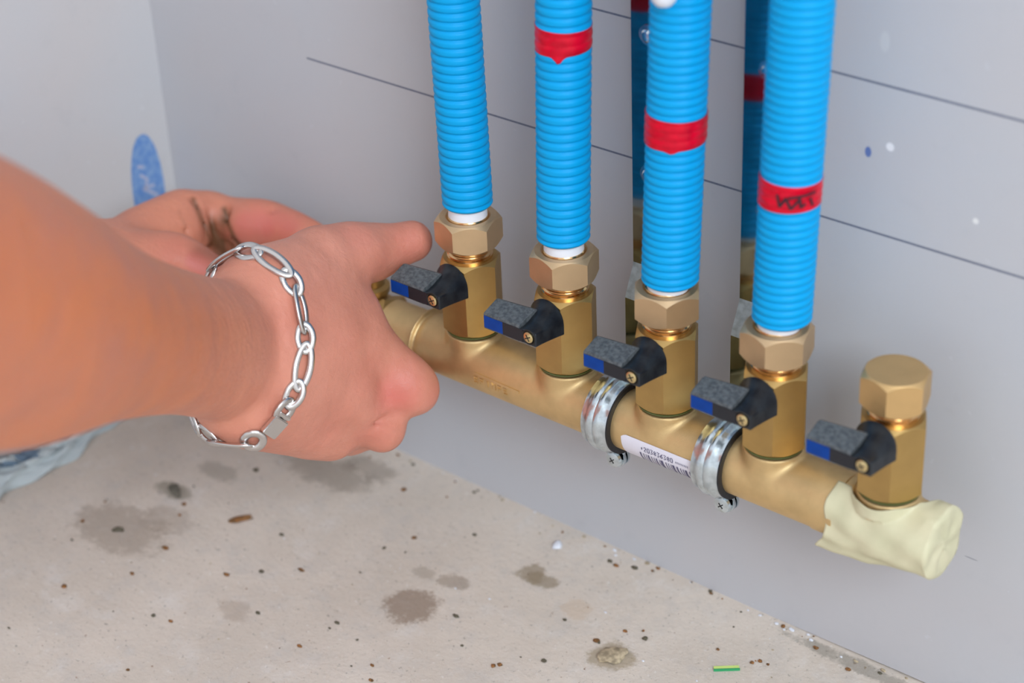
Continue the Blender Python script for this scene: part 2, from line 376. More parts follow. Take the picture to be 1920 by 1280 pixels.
    def mesh(s, smooth=2):
        F = s.F; n = s.n; ins = F < 0; c = n - 1
        acc = np.zeros((*c, 3), np.float32); cnt = np.zeros(c, np.float32)
        corners = [(i, j, k) for i in (0, 1) for j in (0, 1) for k in (0, 1)]
        def sub(A, o): return A[o[0]:o[0] + c[0], o[1]:o[1] + c[1], o[2]:o[2] + c[2]]
        for ax in range(3):
            for o in corners:
                if o[ax]: continue
                o2 = list(o); o2[ax] = 1
                fa, fb = sub(F, o), sub(F, o2); cr = sub(ins, o) != sub(ins, o2)
                t = np.where(cr, fa / np.where(cr, fa - fb, 1), 0)
                for d in range(3): acc[..., d] += np.where(cr, o[d] + (t if d == ax else 0), 0)
                cnt += cr
        act = cnt > 0; idx = np.full(c, -1, np.int64); idx[act] = np.arange(act.sum())
        ijk = np.argwhere(act); V = s.lo + s.h * (ijk + acc[act] / cnt[act][:, None])
        faces = []
        for ax in range(3):
            a1, a2 = (ax + 1) % 3, (ax + 2) % 3
            sa = [slice(0, n[i]) for i in range(3)]; sb = list(sa); sa[ax] = slice(0, n[ax] - 1); sb[ax] = slice(1, n[ax])
            A, B = ins[tuple(sa)], ins[tuple(sb)]; E = np.argwhere(A != B)
            ok = (E[:, a1] > 0) & (E[:, a2] > 0) & (E[:, a1] < c[a1]) & (E[:, a2] < c[a2]); E = E[ok]
            fl = A[E[:, 0], E[:, 1], E[:, 2]]
            q = []
            for d1, d2 in ((-1, -1), (0, -1), (0, 0), (-1, 0)):
                G = E.copy(); G[:, a1] += d1; G[:, a2] += d2; q.append(idx[G[:, 0], G[:, 1], G[:, 2]])
            Q = np.stack(q, 1); Q[~fl] = Q[~fl][:, ::-1]; faces.append(Q)
        Q = np.concatenate(faces); Q = Q[(Q >= 0).all(1)]
        for _ in range(smooth):      # relax along the quad edges
            S = np.zeros_like(V); N = np.zeros(len(V))
            for i in range(4):
                a, b_ = Q[:, i], Q[:, (i + 1) % 4]
                for d in range(3): S[:, d] += np.bincount(a, V[b_, d], len(V)) + np.bincount(b_, V[a, d], len(V))
                N += np.bincount(a, minlength=len(V)) + np.bincount(b_, minlength=len(V))
            V = V * .4 + .6 * S / np.maximum(N, 1)[:, None]
        return V, Q
def np_mesh(name, V, Q):
    me = bpy.data.meshes.new(name); me.vertices.add(len(V)); me.vertices.foreach_set('co', V.astype(np.float32).ravel())
    me.loops.add(Q.size); me.loops.foreach_set('vertex_index', Q.ravel().astype(np.int32)); me.polygons.add(len(Q))
    me.polygons.foreach_set('loop_start', np.arange(0, Q.size, Q.shape[1], dtype=np.int32)); me.update(calc_edges=True); me.validate(); return me

# ------------------------------------------------------------------ brass manifold
PX, PY, PZ = 0, -.035, .100; ZR = .1156
man = empty('brass_manifold', (0, PY, PZ), 'long brass distribution manifold with five valve outlets held by two clamps on the wall', 'manifold')
man_inv = Matrix.Translation((0, -PY, -PZ))
F = Field((-.056, PY - .0205, PZ - .0185), (.234, PY + .0185, PZ + .0175), .00068)
F.cap((-.020, PY, PZ), (.245, PY, PZ), .0127, k=.001)
F.cap((-.075, PY, PZ), (.0, PY, PZ), .0112, k=.0006)
F.ell((-.0262, PY, PZ), ((1, 0, 0), (0, 1, 0), (0, 0, 1)), (.0016, .0142, .0142), k=.0012)
for k in range(5):
    F.cap((k * .05, PY, PZ + .007), (k * .05, PY, ZR + .004), .0119, k=.0020)
F.F[:, :, int((ZR - .0002 - F.lo[2]) / F.h):] = np.maximum(F.F[:, :, int((ZR - .0002 - F.lo[2]) / F.h):], .002)
F.F[int((.2222 - F.lo[0]) / F.h):] = np.maximum(F.F[int((.2222 - F.lo[0]) / F.h):], .002)
V, Q = F.mesh(1); V = V - np.array((0, PY, PZ)); o = link(np_mesh('pipe_body', V, Q), 'pipe_body', M['cast'], man, smooth=180)
# raised bar and raised casting letters on the front of the pipe
def on_pipe(r): return lambda u, v: (u, -r * math.cos(v / r), r * math.sin(v / r))
bm = bmesh.new(); f = on_pipe(.0132)
ribbon(bm, [(.0105, .0020), (.0345, .0013)], .0011, f)
def seg(bm, x, y, h, wd, strokes, f, lw=.0006):
    for st_ in strokes: ribbon(bm, [(x + a * wd, y + b * h) for a, b in st_], lw, f)
GL = {'H': [[(0, 0), (0, 1)], [(1, 0), (1, 1)], [(0, .5), (1, .5)]], 'F': [[(0, 0), (0, 1)], [(0, 1), (1, 1)], [(0, .5), (.8, .5)]], 'I': [[(.5, 0), (.5, 1)]],
      'M': [[(0, 0), (0, 1), (.5, .3), (1, 1), (1, 0)]], 'E': [[(1, 0), (0, 0), (0, 1), (1, 1)], [(0, .5), (.8, .5)]], '2': [[(0, .8), (.5, 1), (1, .8), (0, 0), (1, 0)]],
      '0': [[(.2, 0), (0, .5), (.2, 1), (.8, 1), (1, .5), (.8, 0), (.2, 0)]], '3': [[(0, 1), (1, 1), (.4, .55), (1, .3), (.5, 0), (0, .1)]], '8': [[(.5, .5), (0, .75), (.5, 1), (1, .75), (.5, .5), (0, .25), (.5, 0), (1, .25), (.5, .5)]],
      '6': [[(1, 1), (.2, .6), (0, .2), (.5, 0), (1, .25), (.5, .5), (.1, .35)]], 'W': [[(0, 1), (.3, 0), (.5, .6), (.7, 0), (1, 1)]], '*': [[(.5, .2), (.5, .8)], [(.2, .5), (.8, .5)]]}
for i, ch in enumerate('EFIMFE'): seg(bm, .0100 + i * .0032, -.0024, .0028, .0019, GL[ch], f, .00055)
for fc in bmesh.ops.extrude_face_region(bm, geom=bm.faces[:])['geom']:
    if isinstance(fc, bmesh.types.BMVert):
        r_ = math.hypot(fc.co.y, fc.co.z); s_ = (r_ - .0009) / r_; fc.co.y *= s_; fc.co.z *= s_
link(bm, 'cast_lettering', M['cast'], man, smooth=30)
# left end: union nut, small upright valve stub under the fingers
RX = Matrix.Rotation(PI / 2, 4, 'Y')
bm = bmesh.new(); hexnut(bm, .0225, -.0525, -.0470, math.radians(12), M=RX); link(bm, 'union_nut', M['body'], man, smooth=22)
bm = bmesh.new(); lathe(bm, [(.0085, -.0480), (.0085, -.044)], M=RX); link(bm, 'union_thread', M['thread'], man)
bm = bmesh.new(); lathe(bm, [(.0105, -.083), (.0115, -.082), (.0115, -.056), (.0105, -.055), (.0105, -.0520)], M=RX)
lathe(bm, [(.0078, -.004), (.0078, .0125), (.0088, .0130), (.0088, .0155), (.0066, .0165), (.0066, .0215), (.0058, .0225)], M=Matrix.Translation((-.0600, 0, 0)))
link(bm, 'end_valve', M['body'], man, smooth=30)
# valve bodies
def valve_body_bm(hgt):
    bm = bmesh.new(); z0 = ZR - PZ
    hexnut(bm, .0230, z0 + .0, z0 + hgt, math.radians(-60), cham_bot=True)
    return bm
vb = None
for k in range(5):
    hgt = .0335 if k < 4 else .0315
    if k in (0, 4): me = link(valve_body_bm(hgt), 'valve_body', M['body'], man, smooth=22)
    else: me = vb.copy(); COL.objects.link(me)
    if k == 0: vb = me
    me.location.x = k * .05
    bm = bmesh.new(); lathe(bm, [(.0108, 0), (.0116, .0001), (.0116, .0006), (.0108, .0007)]); g = link(bm, 'green_gasket', M['green'], me); g.location.z = ZR - PZ - .0006
    bm = bmesh.new(); z0 = ZR - PZ + hgt; zt = .0085
    pr = [(.0096, z0 - .001), (.0096, z0 + .0012)]
    for t in range(5): pr += [(.0088, z0 + .0016 + t * .0011), (.0094, z0 + .0021 + t * .0011)]
    pr.append((.0085, z0 + zt)); lathe(bm, pr); t_ = link(bm, 'threaded_neck', M['thread'], me, smooth=60)
NUT = ((.0, 33 + 6.2, 12.6, -47.8 + 31), (.05, 33 + 6.0, 12.6, -71), (.10, 33 + 5.6, 12.6, -54.5), (.15, 33 + 5.2, 13.0, -75))
for x_, zb, hh, rot in NUT:
    bm = bmesh.new(); z0 = ZR - PZ; hexnut(bm, .0243, z0 + zb / 1000, z0 + (zb + hh) / 1000, math.radians(rot), hole=.0087)
    n_ = link(bm, 'compression_nut', M['nut'], man, smooth=22); n_.location.x = x_
    bm = bmesh.new(); zt = z0 + (zb + hh) / 1000; lathe(bm, [(.0087, zt - .004), (.0087, zt - .0003), (.0083, zt + .0004), (.0077, zt + .0004), (.0073, zt - .0002)], cap1=False); link(bm, 'olive_ring', M['thread'], n_)
bm = bmesh.new(); z0 = ZR - PZ; hexnut(bm, .0226, z0 + .0358, z0 + .0497, math.radians(-74), cham_bot=True)
n_ = link(bm, 'end_cap', M['cap'], man, smooth=22); n_.location.x = .20; n_['label'] = 'blind brass hexagon cap closing the fifth outlet'
# lever handles
def lever():
    hz = ZR - PZ; bm = bmesh.new()
    yb, yf = -.0117, -.0295          # relative to the body axis
    Z = lambda z: z - PZ
    # hub: round-topped back section lofted to a small front section
    back, front = [], []
    n = 14
    back.append((-.0087, Z(.1366))); front.append((.0008, Z(.1393)))
    back.append((.0087, Z(.1366))); front.append((.0087, Z(.1392)))
    for i in range(n + 1):
        t = PI * i / n; back.append((.0087 * math.cos(t), Z(.1412) + .0088 * math.sin(t)))
        front.append((.0087 - .0079 * i / n, Z(.1452) + .0002 * math.sin(t)))
    rows = []
    for s in (0, .08, .2, .35, .5, .65, .8, 1):
        e = 1 - (1 - s) ** 1.35
        rows.append([bm.verts.new((a[0] * (1 - e) + c[0] * e, yb + (yf - yb) * s, a[1] * (1 - e) + c[1] * e)) for a, c in zip(back, front)])
    grid_faces(bm, rows); bm.faces.new(rows[0][::-1]); bm.faces.new(rows[-1])
    return bm
def lever_arm():
    Z = lambda z: z - PZ; bm = bmesh.new()
    X0, X1 = -.0182, .0002; sec = [(-.0295, Z(.1392)), (-.0295, Z(.1455)), (-.0289, Z(.1462)), (-.0215, Z(.1487)), (-.0203, Z(.1484)), (-.0200, Z(.1475)), (-.0200, Z(.1392))]
    rows = [[bm.verts.new((x, y + (.0022 if x > 0 and y > -.0225 else 0), z)) for y, z in sec] for x in (X0, X1)]
    # round the far left edge a little
    grid_faces(bm, rows); bm.faces.new(rows[0][::-1]); bm.faces.new(rows[1]); bmesh.ops.bevel(bm, geom=[e for e in bm.edges if e.calc_length() < .01 and abs(e.verts[0].co.x - X0) < 1e-6 and abs(e.verts[1].co.x - X0) < 1e-6], offset=.0005, segments=2, affect='EDGES')
    return bm
lv = link(lever(), 'valve_lever', M['blackp'], man, smooth=28); lv['label'] = 'black plastic lever with blue label and brass screw'
mod = lv.modifiers.new('bevel', 'BEVEL'); mod.width = .00045; mod.segments = 2; mod.limit_method = 'ANGLE'; mod.angle_limit = math.radians(35)
la = link(lever_arm(), 'lever_arm', M['dusty'], lv, smooth=30)
Zf = lambda z: z - PZ
bm = bmesh.new(); box(bm, (-.0176, -.0297, Zf(.1398)), (-.0080, -.0294, Zf(.1450))); link(bm, 'blue_label', M['blue'], lv, smooth=None)
bm = bmesh.new(); box(bm, (-.0080, -.0297, Zf(.1396)), (.0022, -.0294, Zf(.1451))); link(bm, 'black_panel', M['panel'], lv, smooth=None)
RYm = Matrix.Rotation(PI / 2, 4, 'X')    # local z -> -y
bm = bmesh.new(); lathe(bm, [(.0031, 0), (.0034, .0003), (.0031, .0005), (.0027, .0002)], n=28, M=Matrix.Translation((.0052, -.0293, Zf(.1428))) @ RYm); link(bm, 'screw_recess', M['dark'], lv)
bm = bmesh.new(); lathe(bm, [(.0023, .0000), (.0023, .0007), (.0019, .0010), (.0006, .0011)], n=28, M=Matrix.Translation((.0052, -.0293, Zf(.1428))) @ RYm); sc = link(bm, 'screw', M['screw'], lv)
# the cross slot belongs to the screw
bm = sc.data; bm2 = bmesh.new(); bm2.from_mesh(bm)
fs = len(bm2.faces)
for a in (.5, .5 + PI / 2):
    box(bm2, (-.0015, -.00022, .00085), (.0015, .00022, .00118), M=Matrix.Translation((.0052, -.0293, Zf(.1428))) @ RYm @ Matrix.Rotation(a, 4, 'Z'))
for i, fc in enumerate(bm2.faces):
    if i >= fs: fc.material_index = 1
bm2.to_mesh(sc.data); bm2.free(); sc.data.materials.append(M['dark'])
for k in range(1, 5):
    c = copy_tree(lv, man); c.location.x = k * .05
# sticker with bar code between the clamps
bm = bmesh.new(); r_ = .01285; f = on_pipe(r_); rows = []
for i in range(31):
    u = .0868 + .0357 * i / 30; cut = .0014 * max(0, 1 - i / 1.6); rows.append([bm.verts.new(f(u, v)) for v in np.linspace(-.0118 + cut, .0018 - cut, 13)])
grid_faces(bm, rows, closed=False); stk = link(bm, 'paper_sticker', M['paper'], man, smooth=60); stk['label'] = 'white paper sticker with digits and a bar code'
bm = bmesh.new(); f = on_pipe(r_ + .00015); xx = .0960
for wd in (.0007, .0003, .0003, .0007, .0003, .0003, .0006, .0003, .0012, .0004, .0003, .0003, .0010, .0008, .0004, .0004, .0010, .0005, .0004):
    ribbon(bm, [(xx, -.0100), (xx, -.0040)], wd, f); xx += wd + .00085
for i, ch in enumerate('*203836380'): seg(bm, .0965 + i * .0016, -.0026, .0021, .0011, GL[ch], f, .00033)
for i in range(9): ribbon(bm, [(.1135 + i * .0007, -.0022), (.1135 + i * .0007, -.0012)], .00025, f)
link(bm, 'barcode', M['print'], stk, smooth=60)
# step before the taped end
bm = bmesh.new(); lathe(bm, [(.0120, .1735), (.0132, .1738), (.0132, .1840), (.0120, .1845)], M=RX); link(bm, 'end_flange', M['cast'], man, smooth=22)
# masking tape wrapped over the end: bare at the back of the top, closed over the opening
bm = bmesh.new(); rows = []; NX, NA = 60, 90
XT = (.1790, .1900, .1980, .2050, .2120, .2150, .2175, .2190, .2200, .2320); AT = (20, 23, 26, 17, 5, -8, -28, -60, -79, -79)
for i in range(NX + 1):
    t = i / NX; x0 = .1812 + (.2232 - .1812) * t; row = []; at0 = float(np.interp(x0, XT, AT)); ab = -80
    for j in range(NA + 1):
        deg = at0 + (360 + ab - at0) * j / NA; a = math.radians(deg)
        r = .0137 + .0004 * t + .0004 * math.sin(3 * a + 4 * t) + .0003 * math.sin(7 * a - 9 * t) + .0002 * math.sin(21 * t + 2 * a)
        g = math.exp(-((deg - 143) / 13) ** 2)            # loose fold hanging under the front
        r += g * .0048 * (1 - t) ** 1.3 + .0014 * math.exp(-((deg - 118) / 12) ** 2) * (1 - t); x = x0 - g * .0040 * (1 - t) ** 3 + .0006 * math.sin(deg * .08) * (1 - t)
        r += .0006 * math.exp(-((x - .2) / .014) ** 2)
        yy, zz = -r * math.sin(a), r * math.cos(a); dx_ = x - .2; ye = math.sqrt(max(0, .0134 ** 2 - dx_ * dx_))      # the tape bulges round the outlet's foot
        if deg < 75 and ye > 0 and deg > -15: yy = -max(-yy, ye * min(1, (75 - deg) / 20))
        row.append(bm.verts.new((x, yy, zz)))
    rows.append(row)
grid_faces(bm, rows, closed=False)
ringv = [rows[-1]]
for k_, (s_, dx) in enumerate(((.95, .0006), (.80, .0010), (.5, .0006), (.2, .0009))):
    ringv.append([bm.verts.new((v.co.x + dx + .0004 * math.sin(j * .35 + k_), v.co.y * s_, v.co.z * s_)) for j, v in enumerate(rows[-1])])
grid_faces(bm, ringv, closed=True); bm.faces.new(ringv[-1])
tp = link(bm, 'masking_tape', M['tape'], man, smooth=50); tp['label'] = 'cream masking tape wrapped over the open right end'
md = tp.modifiers.new('solid', 'SOLIDIFY'); md.thickness = .0003

# ------------------------------------------------------------------ hoses
# x, nut, radius, bottom z, lean (x per z), tape (z0, z1), labels
def hose_obj(x0, rad, zb, zt, bend, tape, label, tapelabel, nutz, ntip=0, writing=False):
    root = empty('corrugated_hose', (x0, PY, nutz), label, 'hose', 'blue hoses rising from the manifold')
    cen = lambda z: Vector((bend(z)[0] - x0 * 0, bend(z)[1], z - nutz))
    n = 56; p = .0036 if x0 < .08 else .0032; bm = bmesh.new(); rows = []; z = zb; rows_c = []
    prof = []
    prof.append((zb - .0002, rad - .0022)); prof.append((zb - .0006, rad - .0010)); prof.append((zb + .0002, rad - .0002))
    zz = zb + .0006
    while zz < zt:
        ph = ((zz - zb) / p) % 1; g = math.exp(-((ph - .5) / .15) ** 2)
        prof.append((zz, rad - .00072 * g + .00006 * math.cos(2 * PI * ph))); zz += p / 10
    for z_, r_ in prof:
        c = cen(z_); rows.append([bm.verts.new((c.x + r_ * math.cos(2 * PI * i / n), c.y + r_ * math.sin(2 * PI * i / n), c.z)) for i in range(n)])
    grid_faces(bm, rows); bm.faces.new(rows[0][::-1]); bm.faces.new(rows[-1])
    sl = link(bm, 'corrugated_sleeve', M['hose'], root, smooth=180)
    bm = bmesh.new(); c0, c1 = cen(zb + .004), Vector((0, 0, -.004)); rows = []
    for t in np.linspace(0, 1, 8):
        c = c1.lerp(c0, t); rows.append([bm.verts.new((c.x + .0080 * math.cos(2 * PI * i / 40), c.y + .0080 * math.sin(2 * PI * i / 40), c.z)) for i in range(40)])
    grid_faces(bm, rows); bm.faces.new(rows[0][::-1]); bm.faces.new(rows[-1]); link(bm, 'inner_pipe', M['white'], root)
    if tape:
        z0, z1 = tape; bm = bmesh.new(); rows = []; m_ = 22
        for i in range(m_ + 1):
            t = i / m_; row = []
            for j in range(n):
                a = 2 * PI * j / n; z_ = z0 + (z1 - z0) * t + .0004 * math.sin(a + 1) * (1 - 2 * t)
                da = ((a - math.radians(-62) + PI) % (2 * PI)) - PI
                if ntip: z_ -= ntip * math.exp(-(da / .16) ** 2) * (1 - t) ** 3
                ph = ((z_ - zb) / p) % 1; r_ = rad + .00022 - .00030 * math.exp(-((ph - .5) / .2) ** 2)
                c = cen(z_); row.append(bm.verts.new((c.x + r_ * math.cos(a), c.y + r_ * math.sin(a), c.z)))
            rows.append(row)
        for rr, z_ in ((rad - .001, z0),):
            pass
        grid_faces(bm, rows); tt = link(bm, 'red_tape', M['red'], root, smooth=180); tt['label'] = tapelabel
        sm = tt.modifiers.new('solid', 'SOLIDIFY'); sm.thickness = .00025
        if writing:
            bm = bmesh.new(); R_ = rad + .00100
            def f(u, v, R_=R_):
                a = math.radians(-66) + u / R_; c = cen(v); return (c.x + R_ * math.cos(a), c.y + R_ * math.sin(a), c.z)
            zc = (z0 + z1) / 2
            for s in ([(-.0030, .0028), (-.0018, -.0020), (.0002, .0016), (.0022, -.0026), (.0050, .0010)], [(.0010, .0016), (.0045, .0022), (.0115, .0028)], [(.0050, .0018), (.0058, -.0022), (.0075, -.0008)], [(.0092, .0010), (.0105, -.0024)]):
                ribbon(bm, [(a_, zc - .0003 + b_) for a_, b_ in s], .0010, f)
            link(bm, 'marker_writing', M['ink'], tt)
    return root
def lean(dx0, dx1, z0, z1, dy1=0, p=1.0):
    def f(z):
        t = max(0, (z - z0) / (z1 - z0)); s = t ** p; return (dx0 + (dx1 - dx0) * s, dy1 * s)
    return f
NT_ = [ZR + (zb + hh) / 1000 for _, zb, hh, _ in NUT]
hose_obj(.0, .01035, .1732, .46, lean(.0003, -.0012, .175, .262), None, 'plain blue corrugated hose without tape, leftmost, rising from the first outlet', '', NT_[0])
hose_obj(.05, .0106, .1727, .46, lean(.0000, .0034, .174, .272), (.2533, .2628), 'blue corrugated hose on the second outlet, red tape high up near the top edge', 'red tape band with a torn tip', NT_[1], ntip=.0028)
h3 = hose_obj(.10, .0110, .1706, .46, lean(.0016, .0062, .172, .283), (.2293, .2407), 'blue corrugated hose on the third outlet, red tape without writing, white plastic knob in front', 'red tape band with a small torn tip', NT_[2], ntip=.0010)
hose_obj(.15, .01105, .1708, .46, lean(.0018, .0060, .172, .294), (.2190, .2292), 'blue corrugated hose on the fourth outlet, red tape with black marker writing', 'red tape band with black marker writing', NT_[3], writing=True)
# white plastic knob of a cable tie that sits in front of the third hose at the top edge
bm = bmesh.new(); Mk = Matrix.Translation((.1105, -.0510, .2915))
lathe(bm, [(.0008, -.0046), (.0028, -.0040), (.0043, -.0022), (.0050, .0005), (.0050, .006), (.0040, .009), (.0015, .0105)], n=32, M=Mk)
lathe(bm, [(.0115 + .0002, -.0015), (.0125, -.0015), (.0125, .0015), (.0115 + .0002, .0015)], n=40, M=Matrix.Translation((.1066, PY, .2985)), cap0=False, cap1=False)
kn = link(bm, 'cable_tie', M['knob'], smooth=40); tag(kn, 'white plastic tie with a round knob on the third hose at the top edge', 'cable tie')

# ------------------------------------------------------------------ mounting rails and clamps
def rail(x0, x1, label, bolts):
    root = empty('mounting_rail', ((x0 + x1) / 2, 0, .092), label, 'mounting rail', 'galvanised mounting rails')
    cx = (x0 + x1) / 2; prof = [(-.0085, .46), (-.0085, .1545), (-.0089, .1530), (-.0136, .1425), (-.0142, .1405), (-.0142, .092)]
    bm = bmesh.new(); rows = []
    for y_, z_ in prof: rows.append([bm.verts.new((a - cx, y_ + d, z_ - .092)) for a, d in ((x0, 0), (x1, 0), (x1, .0009), (x0, .0009))])
    grid_faces(bm, rows); bm.faces.new(rows[0][::-1]); bm.faces.new(rows[-1])
    for a in (x0, x1 - .0009): box(bm, (a - cx, -.0080, .30 - .092), (a + .0009 - cx, 0, .46 - .092))
    for a in (.165, .21): box(bm, (x0 - cx + .003, -.0080, a - .092), (x1 - cx - .003, 0, a + .006 - .092))
    st_ = link(bm, 'steel_strip', [M['rail'], M['zlit']], root, smooth=None)
    for p_ in st_.data.polygons:
        if .1425 - .093 < p_.center.z < .1530 - .091: p_.material_index = 1
    for bx, bz in bolts:
        Mb = Matrix.Translation((bx - cx, -.0085 if bz > .15 else -.0142, bz - .092)) @ RYm
        bm = bmesh.new(); lathe(bm, [(.0042, 0), (.0042, .0006), (.0022, .0008)], n=32, M=Mb); w_ = link(bm, 'washer', M['zinc'], root)
        bm = bmesh.new(); lathe(bm, [(.0026, .0006), (.0026, .0016), (.0018, .0024), (.0006, .0026)], n=24, M=Mb); link(bm, 'screw_head', M['zinc'], w_)
    return root
rail(.0642, .0850, 'galvanised steel mounting rail on the wall behind the third hose', ((.0725, .2535), (.0725, .1955), (.0750, .118)))
rail(.1155, .1365, 'galvanised steel mounting rail on the wall behind the fourth hose', ((.1262, .2520), (.1262, .1950), (.127, .118)))
def clamp(xc, label):
    root = empty('pipe_clamp', (xc, PY, PZ), label, 'pipe clamp', 'steel pipe clamps round the manifold')
    hw = .0062; n = 80; ro = .0152
    sec = [(-hw, ro - .0010), (-hw, ro), (-hw + .0022, ro + .0001), (-hw + .0032, ro + .0011), (-.0010, ro + .0012), (0, ro + .0007), (.0010, ro + .0012), (hw - .0032, ro + .0011), (hw - .0022, ro + .0001), (hw, ro), (hw, ro - .0010)]
    bm = bmesh.new(); rows = []
    for i in range(n):
        t = 2 * PI * i / n; rows.append([bm.verts.new((x, -r * math.cos(t), r * math.sin(t))) for x, r in sec])
    rows.append(rows[0])
    for a, c in zip(rows[:-1], rows[1:]):
        for i in range(len(sec)):
            j = (i + 1) % len(sec); bm.faces.new((a[i], a[j], c[j], c[i]))
    link(bm, 'steel_band', M['zinc'], root, smooth=50)
    bm = bmesh.new(); rows = []; sec2 = [(-hw + .0002, .0123), (-hw + .0002, .0150), (hw - .0006, .0150), (hw + .0007, .0152), (hw + .0007, .0123)]
    for i in range(n):
        t = 2 * PI * i / n; rows.append([bm.verts.new((x, -r * math.cos(t), r * math.sin(t))) for x, r in sec2])
    rows.append(rows[0])
    for a, c in zip(rows[:-1], rows[1:]):
        for i in range(len(sec2)):
            j = (i + 1) % len(sec2); bm.faces.new((a[i], a[j], c[j], c[i]))
    link(bm, 'rubber_lining', M['rubber'], root, smooth=40)
    for s in (-1,):     # ears with their screw below the pipe
        bm = bmesh.new()
        for y0, y1 in ((-.0005, .0008), (.0018, .0032)):
            lathe(bm, [(.0046, y0), (.0046, y1)], n=32, M=Matrix.Translation((0, 0, s * .0212)) @ Matrix.Rotation(-PI / 2, 4, 'X'))
            box(bm, (-.0040, y0, min(s * .0150, s * .0212)), (.0040, y1, max(s * .0150, s * .0212)))
        e_ = link(bm, 'clamp_ear', M['zinc'], root, smooth=30)
        bm = bmesh.new(); Ms = Matrix.Translation((0, -.0005, s * .0216)) @ RYm
        lathe(bm, [(.0036, 0), (.0038, .0009), (.0034, .0020), (.0018, .0026), (.0004, .0027)], n=32, M=Ms); lathe(bm, [(.0018, -.009), (.0018, 0)], n=16, M=Ms)
        fs = len(bm.faces)
        for a in (.7, .7 + PI / 2): box(bm, (-.0014, -.0002, .0016), (.0014, .0002, .00282), M=Ms @ Matrix.Rotation(a, 4, 'Z'))
        bm.faces.ensure_lookup_table()
        for i in range(fs, len(bm.faces)): bm.faces[i].material_index = 1
        link(bm, 'clamp_screw', [M['zinc'], M['dark']], e_, smooth=30)
    bm = bmesh.new(); lathe(bm, [(.0040, .0150), (.0040, .0202), (.0068, .0203), (.0068, .0207)], n=32, M=Matrix.Rotation(-PI / 2, 4, 'X')); link(bm, 'wall_spacer', M['zinc'], root)
    return root
clamp(.0745, 'zinc pipe clamp gripping the manifold between the second and third outlets, left of the sticker')
clamp(.1282, 'zinc pipe clamp gripping the manifold between the third and fourth outlets, right of the sticker')
# ------------------------------------------------------------------ the person's arms and hands
def V3(*a): return np.array(a, float)
AX = np.array((-0.0316, -0.1382, 0.1413)) ; A2 = np.array((-0.0119, -0.1804, 0.1737))
aax = (AX - A2) / np.linalg.norm(AX - A2)                 # forearm axis, pointing to the fingers
upv = V3(*UP) - aax * (V3(*UP) @ aax); upv /= np.linalg.norm(upv)
if True: upv = upv + .12 * V3(*RT); upv -= aax * (upv @ aax); upv /= np.linalg.norm(upv)
sid = np.cross(upv, aax); sid /= np.linalg.norm(sid)
if sid @ V3(*FW) > 0: sid = -sid                          # towards the viewer: the back of the hand
SK = []; tone = []
H = .0013
pts = [(0.0749, -0.3491, 0.3434), (0.0947, -0.3765, 0.2863), (0.0292, -0.2685, 0.3006), (0.0595, -0.3104, 0.2133), (0.0443, -0.2895, 0.2569), (-0.0211, -0.0473, 0.0490), (-0.0207, -0.0208, 0.1611), (0.0282, -0.2509, 0.2848), (0.0552, -0.2882, 0.2071), (-0.0682, -0.0540, 0.0339)]
R_ = Field(np.min(pts, 0) - .045, np.max(pts, 0) + .045, H)
fl = (sid, .76)
# forearm
R_.chain([((0.0846, -0.3626, 0.3154), .042, 1), ((0.0566, -0.3169, 0.2771), .0425, 1), ((0.0387, -0.2846, 0.2497), .0400, 1), ((0.0153, -0.2343, 0.2122), .0300, .96), ((-0.0111, -0.1835, 0.1746), .0262, .84), ((-0.0304, -0.1406, 0.1428), .0276, .74), ((-0.0297, -0.1192, 0.1339), .0295, .72), ((-0.0271, -0.1026, 0.1306), .0270, .70)], k=.01, flat=sid)
R_.cap((-0.0343, -0.1177, 0.1548), (-0.0266, -0.0809, 0.1342), .0150, .0125, k=.012)     # index metacarpal
R_.cap((-0.0273, -0.1202, 0.1438), (-0.0196, -0.0896, 0.1232), .0150, .0125, k=.012)
R_.cap((-0.0216, -0.1274, 0.1322), (-0.0172, -0.0984, 0.1093), .0150, .0120, k=.012)     # middle
R_.cap((-0.0217, -0.1344, 0.1233), (-0.0235, -0.1056, 0.0991), .0140, .0110, k=.012)     # ring
R_.cap((-0.0244, -0.1415, 0.1173), (-0.0311, -0.1112, 0.0926), .0120, .0100, k=.012)     # little
# index finger
R_.cap((-0.0239, -0.0853, 0.1295), (-0.0069, -0.0699, 0.1008), .0134, .0104, k=.006)
R_.ell((-0.0066, -0.0726, 0.1028), (RT, UP, FW), (.0116, .0112, .0105), k=.006)
R_.cap((-0.0051, -0.0678, 0.0975), (-0.0248, -0.0547, 0.0812), .0098, .0085, k=.004)
R_.cap((-0.0248, -0.0547, 0.0812), (-0.0469, -0.0507, 0.0793), .0085, .0072, k=.004)
# middle finger
R_.cap((-0.0169, -0.0988, 0.1083), (-0.0106, -0.0838, 0.0852), .0120, .0092, k=.008)
R_.cap((-0.0106, -0.0838, 0.0852), (-0.0317, -0.0681, 0.0697), .0094, .0082, k=.003)
R_.cap((-0.0317, -0.0681, 0.0697), (-0.0516, -0.0621, 0.0700), .0082, .0070, k=.003)
# ring finger
R_.cap((-0.0235, -0.1056, 0.0991), (-0.0265, -0.0874, 0.0786), .0105, .0088, k=.006)
R_.cap((-0.0265, -0.0874, 0.0786), (-0.0463, -0.0715, 0.0659), .0088, .0078, k=.003)
R_.cap((-0.0463, -0.0715, 0.0659), (-0.0619, -0.0665, 0.0699), .0078, .0068, k=.003)
